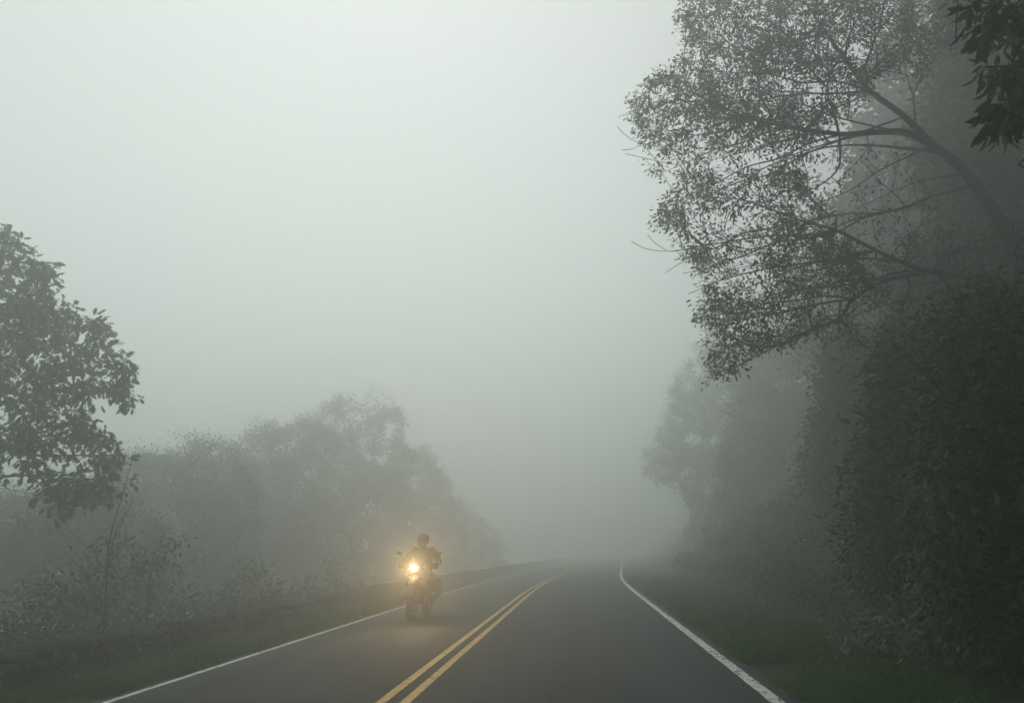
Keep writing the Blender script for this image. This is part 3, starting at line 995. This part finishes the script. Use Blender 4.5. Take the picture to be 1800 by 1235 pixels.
# ------------------------------------------------------------------ motorcycle and rider (local frame: front towards -y)
import bmesh
MM = dict(
    black=plain("black_plastic", (0.018, 0.018, 0.019), .5), rubber=plain("tyre_rubber", (0.02, 0.02, 0.02), .85),
    metal=plain("cast_metal", (0.28, 0.28, 0.27), .38, .8), dmetal=plain("dark_metal", (0.07, 0.07, 0.07), .45, .6),
    whitep=plain("white_bodywork", (0.72, 0.71, 0.68), .3, var=.03), suit=plain("riding_trousers", (0.022, 0.023, 0.026), .85),
    jacket=plain("riding_jacket", (0.03, 0.03, 0.031), .8), skin=plain("glove_leather", (0.02, 0.018, 0.016), .7),
    helmet=plain("helmet_shell", (0.035, 0.033, 0.034), .25, var=.05), visor=plain("helmet_visor", (0.015, 0.015, 0.018), .08, var=.02),
    strip=plain("white_glint", (0.8, 0.82, 0.82), .3, var=.03), pannier=plain("pannier_aluminium", (0.20, 0.20, 0.19), .5, .5),
    amber=plain("indicator_amber", (0.5, 0.2, 0.02), .3), seat=plain("seat_vinyl", (0.025, 0.024, 0.024), .6))
mg, tg, bgls = nodes("windscreen_glass")
bgls.inputs["Base Color"].default_value = (.8, .85, .85, 1)
bgls.inputs["Roughness"].default_value = .05
bgls.inputs["Alpha"].default_value = .12
MM["glass"] = mg
ml, tl, bl_ = nodes("lit_headlight_lens")
bl_.inputs["Base Color"].default_value = (.9, .8, .6, 1)
bl_.inputs["Emission Color"].default_value = (1, .66, .30, 1)
bl_.inputs["Emission Strength"].default_value = 30
MM["lamp"] = ml


class B:
    """collects shapes for ONE mesh"""
    def __init__(s): s.bm = bmesh.new()

    def tube(s, pts, r, n=10):
        pts = [Vector(p) for p in pts]
        rs = r if isinstance(r, (list, tuple)) else [r] * len(pts)
        rings = []
        for i, p in enumerate(pts):
            d = (pts[min(i + 1, len(pts) - 1)] - pts[max(i - 1, 0)]).normalized()
            x = d.cross(Vector((.21, .33, .92))).normalized(); y = d.cross(x)
            rings.append([s.bm.verts.new(p + rs[i] * (math.cos(t) * x + math.sin(t) * y)) for t in [k * 2 * math.pi / n for k in range(n)]])
        for a, b in zip(rings, rings[1:]):
            for k in range(n): s.bm.faces.new((a[k], a[(k + 1) % n], b[(k + 1) % n], b[k]))
        s.bm.faces.new(rings[0][::-1]); s.bm.faces.new(rings[-1])
        return s

    def ring(s, c, R_, r, nx=28, n=10, rx=None, a0=0, a1=2 * math.pi):
        """torus about the x axis; rx its half width"""
        rx = rx or r
        full = abs(a1 - a0 - 2 * math.pi) < 1e-3
        rings = []
        for i in range(nx if full else nx + 1):
            a = a0 + (a1 - a0) * i / nx
            o = Vector((0, math.cos(a), math.sin(a)))
            rings.append([s.bm.verts.new(Vector(c) + o * (R_ + r * math.cos(t)) + Vector((rx * math.sin(t), 0, 0))) for t in [k * 2 * math.pi / n for k in range(n)]])
        for i in range(nx):
            a, b = rings[i], rings[(i + 1) % len(rings)]
            for k in range(n): s.bm.faces.new((a[k], a[(k + 1) % n], b[(k + 1) % n], b[k]))
        if not full:
            s.bm.faces.new(rings[0][::-1]); s.bm.faces.new(rings[-1])
        return s

    def ball(s, c, sx, sy, sz, e=1.0, rot=None, seg=20):
        m_ = bmesh.ops.create_uvsphere(s.bm, u_segments=seg, v_segments=seg // 2, radius=1)
        for v in m_["verts"]:
            q = Vector([math.copysign(abs(k) ** e, k) for k in v.co])
            q = Vector((q.x * sx, q.y * sy, q.z * sz))
            if rot: q = rot @ q
            v.co = q + Vector(c)
        return s

    def box(s, c, sx, sy, sz, bev=.01, rot=None, taper=1.0):
        m_ = bmesh.ops.create_cube(s.bm, size=2)
        vs = m_["verts"]
        for v in vs:
            k = taper if v.co.z < 0 else 1
            q = Vector((v.co.x * sx * k, v.co.y * sy * k, v.co.z * sz))
            v.co = (rot @ q if rot else q) + Vector(c)
        es = list({e for v in vs for e in v.link_edges})
        bmesh.ops.bevel(s.bm, geom=es, offset=bev, segments=2, affect='EDGES')
        return s

    def plate(s, rows, th):
        """grid of points given thickness"""
        g = [[s.bm.verts.new(p) for p in r_] for r_ in rows]
        fs = []
        for a, b in zip(g, g[1:]):
            for k in range(len(a) - 1): fs.append(s.bm.faces.new((a[k], a[k + 1], b[k + 1], b[k])))
        bmesh.ops.solidify(s.bm, geom=fs, thickness=th)
        return s

    def out(s, name, mat, parent):
        bmesh.ops.recalc_face_normals(s.bm, faces=s.bm.faces[:])
        me = bpy.data.meshes.new(name)
        s.bm.to_mesh(me); s.bm.free()
        o = link(name, me, mat, parent)
        me.polygons.foreach_set("use_smooth", np.ones(len(me.polygons), bool))
        md = o.modifiers.new("edge", 'EDGE_SPLIT'); md.split_angle = R(40)
        return o


def skin(name, verts, edges, mat, parent, sub=2, disp=0.0):
    """one continuous tapered surface grown round a skeleton; verts: (x,y,z,r)"""
    me = bpy.data.meshes.new(name)
    me.from_pydata([v[:3] for v in verts], edges, [])
    o = bpy.data.objects.new(name, me)
    C.objects.link(o)
    o.modifiers.new("skin", 'SKIN').use_smooth_shade = True
    for i, v in enumerate(verts):
        sv = me.skin_vertices[0].data[i]
        sv.radius = (v[3], v[3]) if len(v) < 5 else (v[3], v[4])
        sv.use_root = (i == 0)
    o.modifiers.new("sub", 'SUBSURF').levels = sub
    dg = bpy.context.evaluated_depsgraph_get()
    m2 = bpy.data.meshes.new_from_object(o.evaluated_get(dg))
    bpy.data.objects.remove(o)
    bpy.data.meshes.remove(me)
    m2.name = name
    if disp:
        for v in m2.vertices:
            v.co += v.normal * disp * (noise.noise(v.co * 14) + .5 * noise.noise(v.co * 31))
    o2 = link(name, m2, mat, parent, smooth=True)
    return o2


BX, BY = -3.93, 18.75
BPOS = (BX, BY, gz(BX, BY) + .018)
BROT = (0, R(1.0), R(-1.5))


def motorcycle():
    t = empty("motorcycle", BPOS, BROT)
    t.scale = (1.05,) * 3
    tag(t, "white and dark touring motorcycle coming towards the camera with its headlight lit", "motorcycle")
    for y, rw, tw in ((-.75, .335, .065), (.76, .33, .085)):
        b = B().ring((0, y, rw), .22, .014, rx=.045).ball((0, y, rw), .06, .05, .05)
        for k in range(10):
            a = k * .628
            b.tube([(0, y, rw), (0, y + .215 * math.cos(a), rw + .215 * math.sin(a))], .011, 6)
        wh = b.out("wheel", MM["dmetal"], t)
        ty = B().ring((0, y, rw), rw - .06, .06, 40, 12, rx=tw)
        for k in range(44):       # tread blocks
            a = k * 2 * math.pi / 44
            for sx in (-.5, .5):
                ty.box((sx * tw, y + (rw - .010) * math.cos(a), rw + (rw - .010) * math.sin(a)), tw * .36, .012, .012, .002, Matrix.Rotation(a, 3, 'X'))
        ty.out("tyre", MM["rubber"], wh)
        for sx in ((-1, 1) if y < 0 else (1,)):
            B().ring((sx * .075, y, rw), .125, .03, 28, 6, rx=.003).out("brake_disc", MM["metal"], wh)
    for sx in (-1, 1):
        B().tube([(sx * .105, -.76, .32), (sx * .105, -.70, .55), (sx * .105, -.45, 1.12)], [.034, .030, .022]).box((sx * .105, -.70, .36), .022, .04, .06).out("fork_leg", MM["dmetal"], t)
    B().ring((0, -.75, .335), .37, .012, 16, 8, rx=.085, a0=R(35), a1=R(150)).out("mudguard", MM["black"], t)
    B().plate([[(x * wd, y, z - abs(x) * .03) for x in (-1, -.5, 0, .5, 1)] for y, z, wd in ((-.98, .80, .035), (-.85, .86, .07), (-.72, .92, .11), (-.60, .96, .15))], .012).out("beak", MM["whitep"], t)
    # headlight in its housing
    hl = B().ball((0, -.60, 1.085), .135, .09, .10, .7).out("headlight", MM["black"], t)
    B().ball((-.015, -.672, 1.09), .088, .035, .066, .75).out("lens", MM["lamp"], hl)
    ld = bpy.data.lights.new("headlight_beam", 'SPOT')
    ld.energy = LAMP_W
    ld.color = (1, .62, .26)
    ld.spot_size = R(96); ld.spot_blend = 1.0
    ld.shadow_soft_size = .07
    lo = bpy.data.objects.new("headlight_beam", ld)
    C.objects.link(lo); lo.parent = hl
    lo.location = (-.015, -.79, 1.09); lo.rotation_euler = (R(97), 0, R(191))
    # windscreen, fairing, side panels
    B().plate([[(x * wd, y + .10 * x * x, z) for x in (-1, -.6, -.2, .2, .6, 1)] for y, z, wd in ((-.62, 1.16, .15), (-.57, 1.28, .17), (-.50, 1.40, .16), (-.44, 1.47, .10))], .006).out("windscreen", MM["glass"], t)
    B().ball((0, -.45, 1.02), .17, .17, .13, .8).out("fairing", MM["black"], t)
    for sx in (-1, 1):
        B().plate([[(sx * x, y, z) for x, y, z in row] for row in (
            ((.12, -.66, 1.04), (.20, -.50, 1.08), (.24, -.28, 1.08)),
            ((.16, -.70, .92), (.245, -.52, .96), (.27, -.30, .97)),
            ((.13, -.66, .80), (.22, -.50, .82), (.25, -.32, .84)),
            ((.07, -.58, .72), (.13, -.46, .72), (.18, -.36, .74)))], .014).out("side_panel", MM["whitep"], t)
        B().ball((sx * .30, -.42, 1.0), .045, .03, .022).tube([(sx * .20, -.40, 1.0), (sx * .28, -.42, 1.0)], .008).out("indicator", MM["amber"], t)
        c = B().ball((sx * .345, -.20, .46), .085, .10, .095, .7)
        for k in range(6):
            c.box((sx * (.17 + k * .022), -.20, .46), .005, .10, .09, .003)
        cy = c.out("cylinder", MM["metal"], t)
        B().tube([(sx * .10, -.42, .72), (sx * .26, -.44, .60), (sx * .38, -.32, .48), (sx * .36, -.22, .36), (sx * .12, -.24, .27)], .013).out("crash_bar", MM["metal"], cy)
        B().tube([(sx * .10, .05, .36), (sx * .29, .05, .36)], .016).out("footpeg", MM["dmetal"], t)
        pn = B().box((sx * .275, .50, .60), .085, .21, .19, .03, taper=.9).out("pannier", MM["pannier"], t)
        B().box((sx * .275, .50, .802), .09, .215, .016, .008).out("lid", MM["black"], pn)
        mr = B().tube([(sx * .33, -.28, 1.16), (sx * .38, -.31, 1.30), (sx * .43, -.33, 1.38)], .008).ball((sx * .46, -.34, 1.42), .070, .028, .045, .8).out("mirror", MM["black"], t)
        B().ball((sx * .46, -.315, 1.42), .060, .010, .037, .8).out("mirror_glass", MM["visor"], mr)
        B().plate([[(sx * x, y, z + dz) for x, y in ((.20, -.36), (.30, -.43), (.40, -.42), (.46, -.34))] for z, dz in ((1.08, 0), (1.20, 0))], .01).out("hand_guard", MM["black"], t)
    hb = B().tube([(-.46, -.26, 1.13), (-.30, -.33, 1.16), (-.15, -.38, 1.17), (0, -.38, 1.15), (.15, -.38, 1.17), (.30, -.33, 1.16), (.46, -.26, 1.13)], .013).out("handlebar", MM["dmetal"], t)
    for sx in (-1, 1):
        B().tube([(sx * .30, -.33, 1.16), (sx * .46, -.26, 1.13)], .018).out("grip", MM["rubber"], hb)
    B().ball((0, -.10, .98), .19, .30, .15, .8).ball((0, -.18, .90), .22, .20, .12, .8).out("fuel_tank", MM["whitep"], t)
    B().box((0, .42, .87), .14, .38, .045, .035).ball((0, .15, .90), .12, .16, .05).out("seat", MM["seat"], t)
    B().box((0, -.15, .46), .15, .22, .17, .04).box((0, .12, .45), .12, .16, .15, .03).box((0, -.33, .60), .11, .05, .14, .02).out("engine", MM["dmetal"], t)
    B().tube([(0, -.40, 1.05), (.10, -.1, .80), (.12, .3, .78), (.08, .85, .88)], .02).tube([(0, -.40, 1.05), (-.10, -.1, .80), (-.12, .3, .78), (-.08, .85, .88)], .02).tube([(-.12, .3, .78), (.12, .3, .78)], .02).tube([(0, -.35, .8), (0, .25, .4)], .03).out("frame", MM["dmetal"], t)
    B().tube([(.09, .25, .40), (.11, .76, .33)], .035).out("swingarm", MM["dmetal"], t)
    B().tube([(-.15, -.28, .42), (-.18, -.2, .25), (-.14, .2, .24), (-.2, .5, .42)], .024).tube([(-.20, .48, .42), (-.22, .95, .56)], [.05, .055], 14).out("exhaust", MM["metal"], t)
    B().ring((0, .76, .33), .38, .01, 14, 8, rx=.09, a0=R(50), a1=R(160)).out("rear_mudguard", MM["black"], t)
    B().box((0, .95, .90), .10, .10, .015, .008).out("luggage_rack", MM["dmetal"], t)


def rider():
    t = empty("person", BPOS, BROT)
    t.scale = (1.05,) * 3
    tag(t, "motorcycle rider in dark helmet and dark jacket gripping the handlebar", "person")
    V = [(0, .30, .98, .15, .12), (0, .26, 1.12, .14, .11), (0, .19, 1.30, .165, .12), (0, .14, 1.45, .14, .095), (0, .10, 1.55, .055), (0, .07, 1.64, .075), (0, .05, 1.74, .085)]
    E = [(i, i + 1) for i in range(6)]

    def add(a, pts):
        for p in pts:
            V.append(p); E.append((a, len(V) - 1)); a = len(V) - 1
        return a
    for s in (-1, 1):
        w_ = add(3, [(s * .20, .15, 1.49, .07), (s * .32, .10, 1.36, .056), (s * .395, .02, 1.20, .047), (s * .385, -.12, 1.185, .040), (s * .385, -.215, 1.175, .030), (s * .385, -.265, 1.185, .034)])
        for k in range(4):        # fingers curled over the grip, each its own chain
            x = .352 + k * .023
            g = Vector((x, -.335 + (x - .32) * .44, 1.15))
            ln = (1.0, 1.08, 1.04, .85)[k if s < 0 else k]
            add(w_, [(s * x, g.y + .045, g.z + .030, .0100), (s * x, g.y + .004, g.z + .036 * ln, .0095), (s * x, g.y - .034 * ln, g.z + .006, .009), (s * x, g.y - .020, g.z - .028 * ln, .008), (s * x, g.y + .006, g.z - .034 * ln, .007)])
        add(w_, [(s * .345, -.262, 1.150, .013), (s * .330, -.290, 1.122, .011), (s * .325, -.325, 1.118, .009)])
        add(0, [(s * .12, .26, .94, .105), (s * .22, .06, .90, .100), (s * .295, -.12, .84, .085), (s * .29, -.03, .66, .075), (s * .26, .08, .46, .050), (s * .255, .09, .415, .042), (s * .26, -.02, .395, .036), (s * .265, -.12, .385, .026)])
    body = skin("body", V, E, MM["suit"], t, 2)
    body.data.materials.append(MM["skin"])
    for p in body.data.polygons:
        c = p.center
        if c.y < -.20 and c.z > 1.05 and abs(c.x) > .3: p.material_index = 1
    JV = [(0, .29, .98, .175, .145), (0, .25, 1.12, .20, .14), (0, .19, 1.30, .245, .16), (0, .14, 1.46, .18, .12), (0, .105, 1.53, .085)]
    JE = [(0, 1), (1, 2), (2, 3), (3, 4)]
    for s in (-1, 1):
        a = 3
        for p in [(s * .21, .15, 1.485, .100), (s * .325, .10, 1.36, .088), (s * .40, .02, 1.20, .078), (s * .387, -.11, 1.19, .056), (s * .385, -.20, 1.177, .043)]:
            JV.append(p); JE.append((a, len(JV) - 1)); a = len(JV) - 1
    j = skin("jacket", JV, JE, MM["jacket"], t, 2, .012)
    for s in (-1, 1):
        skin("boot", [(s * .252, .07, .56, .062), (s * .25, .09, .46, .058), (s * .255, .09, .405, .056), (s * .26, -.02, .395, .050), (s * .268, -.14, .385, .036)], [(0, 1), (1, 2), (2, 3), (3, 4)], MM["black"], t, 2)
    B().ring((0, 0, 0), .063, .006, 20, 6, rx=.022).out("glint_strip", MM["strip"], j).matrix_local = Matrix.Translation((.386, -.10, 1.19)) @ Matrix.Rotation(R(90), 4, 'Z')  # white band standing in for a glint by the hand guard
    h = B().ball((0, .05, 1.735), .140, .165, .155, .92).ball((0, -.03, 1.645), .108, .11, .080, .85).out("helmet", MM["helmet"], t)
    B().ball((0, -.012, 1.74), .122, .125, .066, .85).out("visor", MM["visor"], h)


LAMP_W = 210
motorcycle()
rider()

# ------------------------------------------------------------------ the fog
def haze():
    x0, x1, y0, y1, z0, z1 = -206, 206, -34, 256, -17, 24.5
    V = [(x, y, z) for z in (z0, z1) for y in (y0, y1) for x in (x0, x1)]
    F = [(0, 2, 3, 1), (4, 5, 7, 6), (0, 1, 5, 4), (1, 3, 7, 5), (3, 2, 6, 7), (2, 0, 4, 6)]
    me = bpy.data.meshes.new("haze")
    me.from_pydata(V, [], F)
    m = bpy.data.materials.new("fog")
    m.use_nodes = True
    t = m.node_tree
    t.nodes.remove(t.nodes["Principled BSDF"])
    v = t.nodes.new("ShaderNodeVolumePrincipled")
    v.inputs["Color"].default_value = (0.946, 0.980, 0.962, 1)
    v.inputs["Density"].default_value = HAZE_DENSITY
    v.inputs["Anisotropy"].default_value = 0.72
    t.links.new(v.outputs[0], t.nodes["Material Output"].inputs["Volume"])
    o = link("haze", me, m)
    tag(o, "thick grey-white fog filling the air over the road", "fog", kind="stuff")


haze()
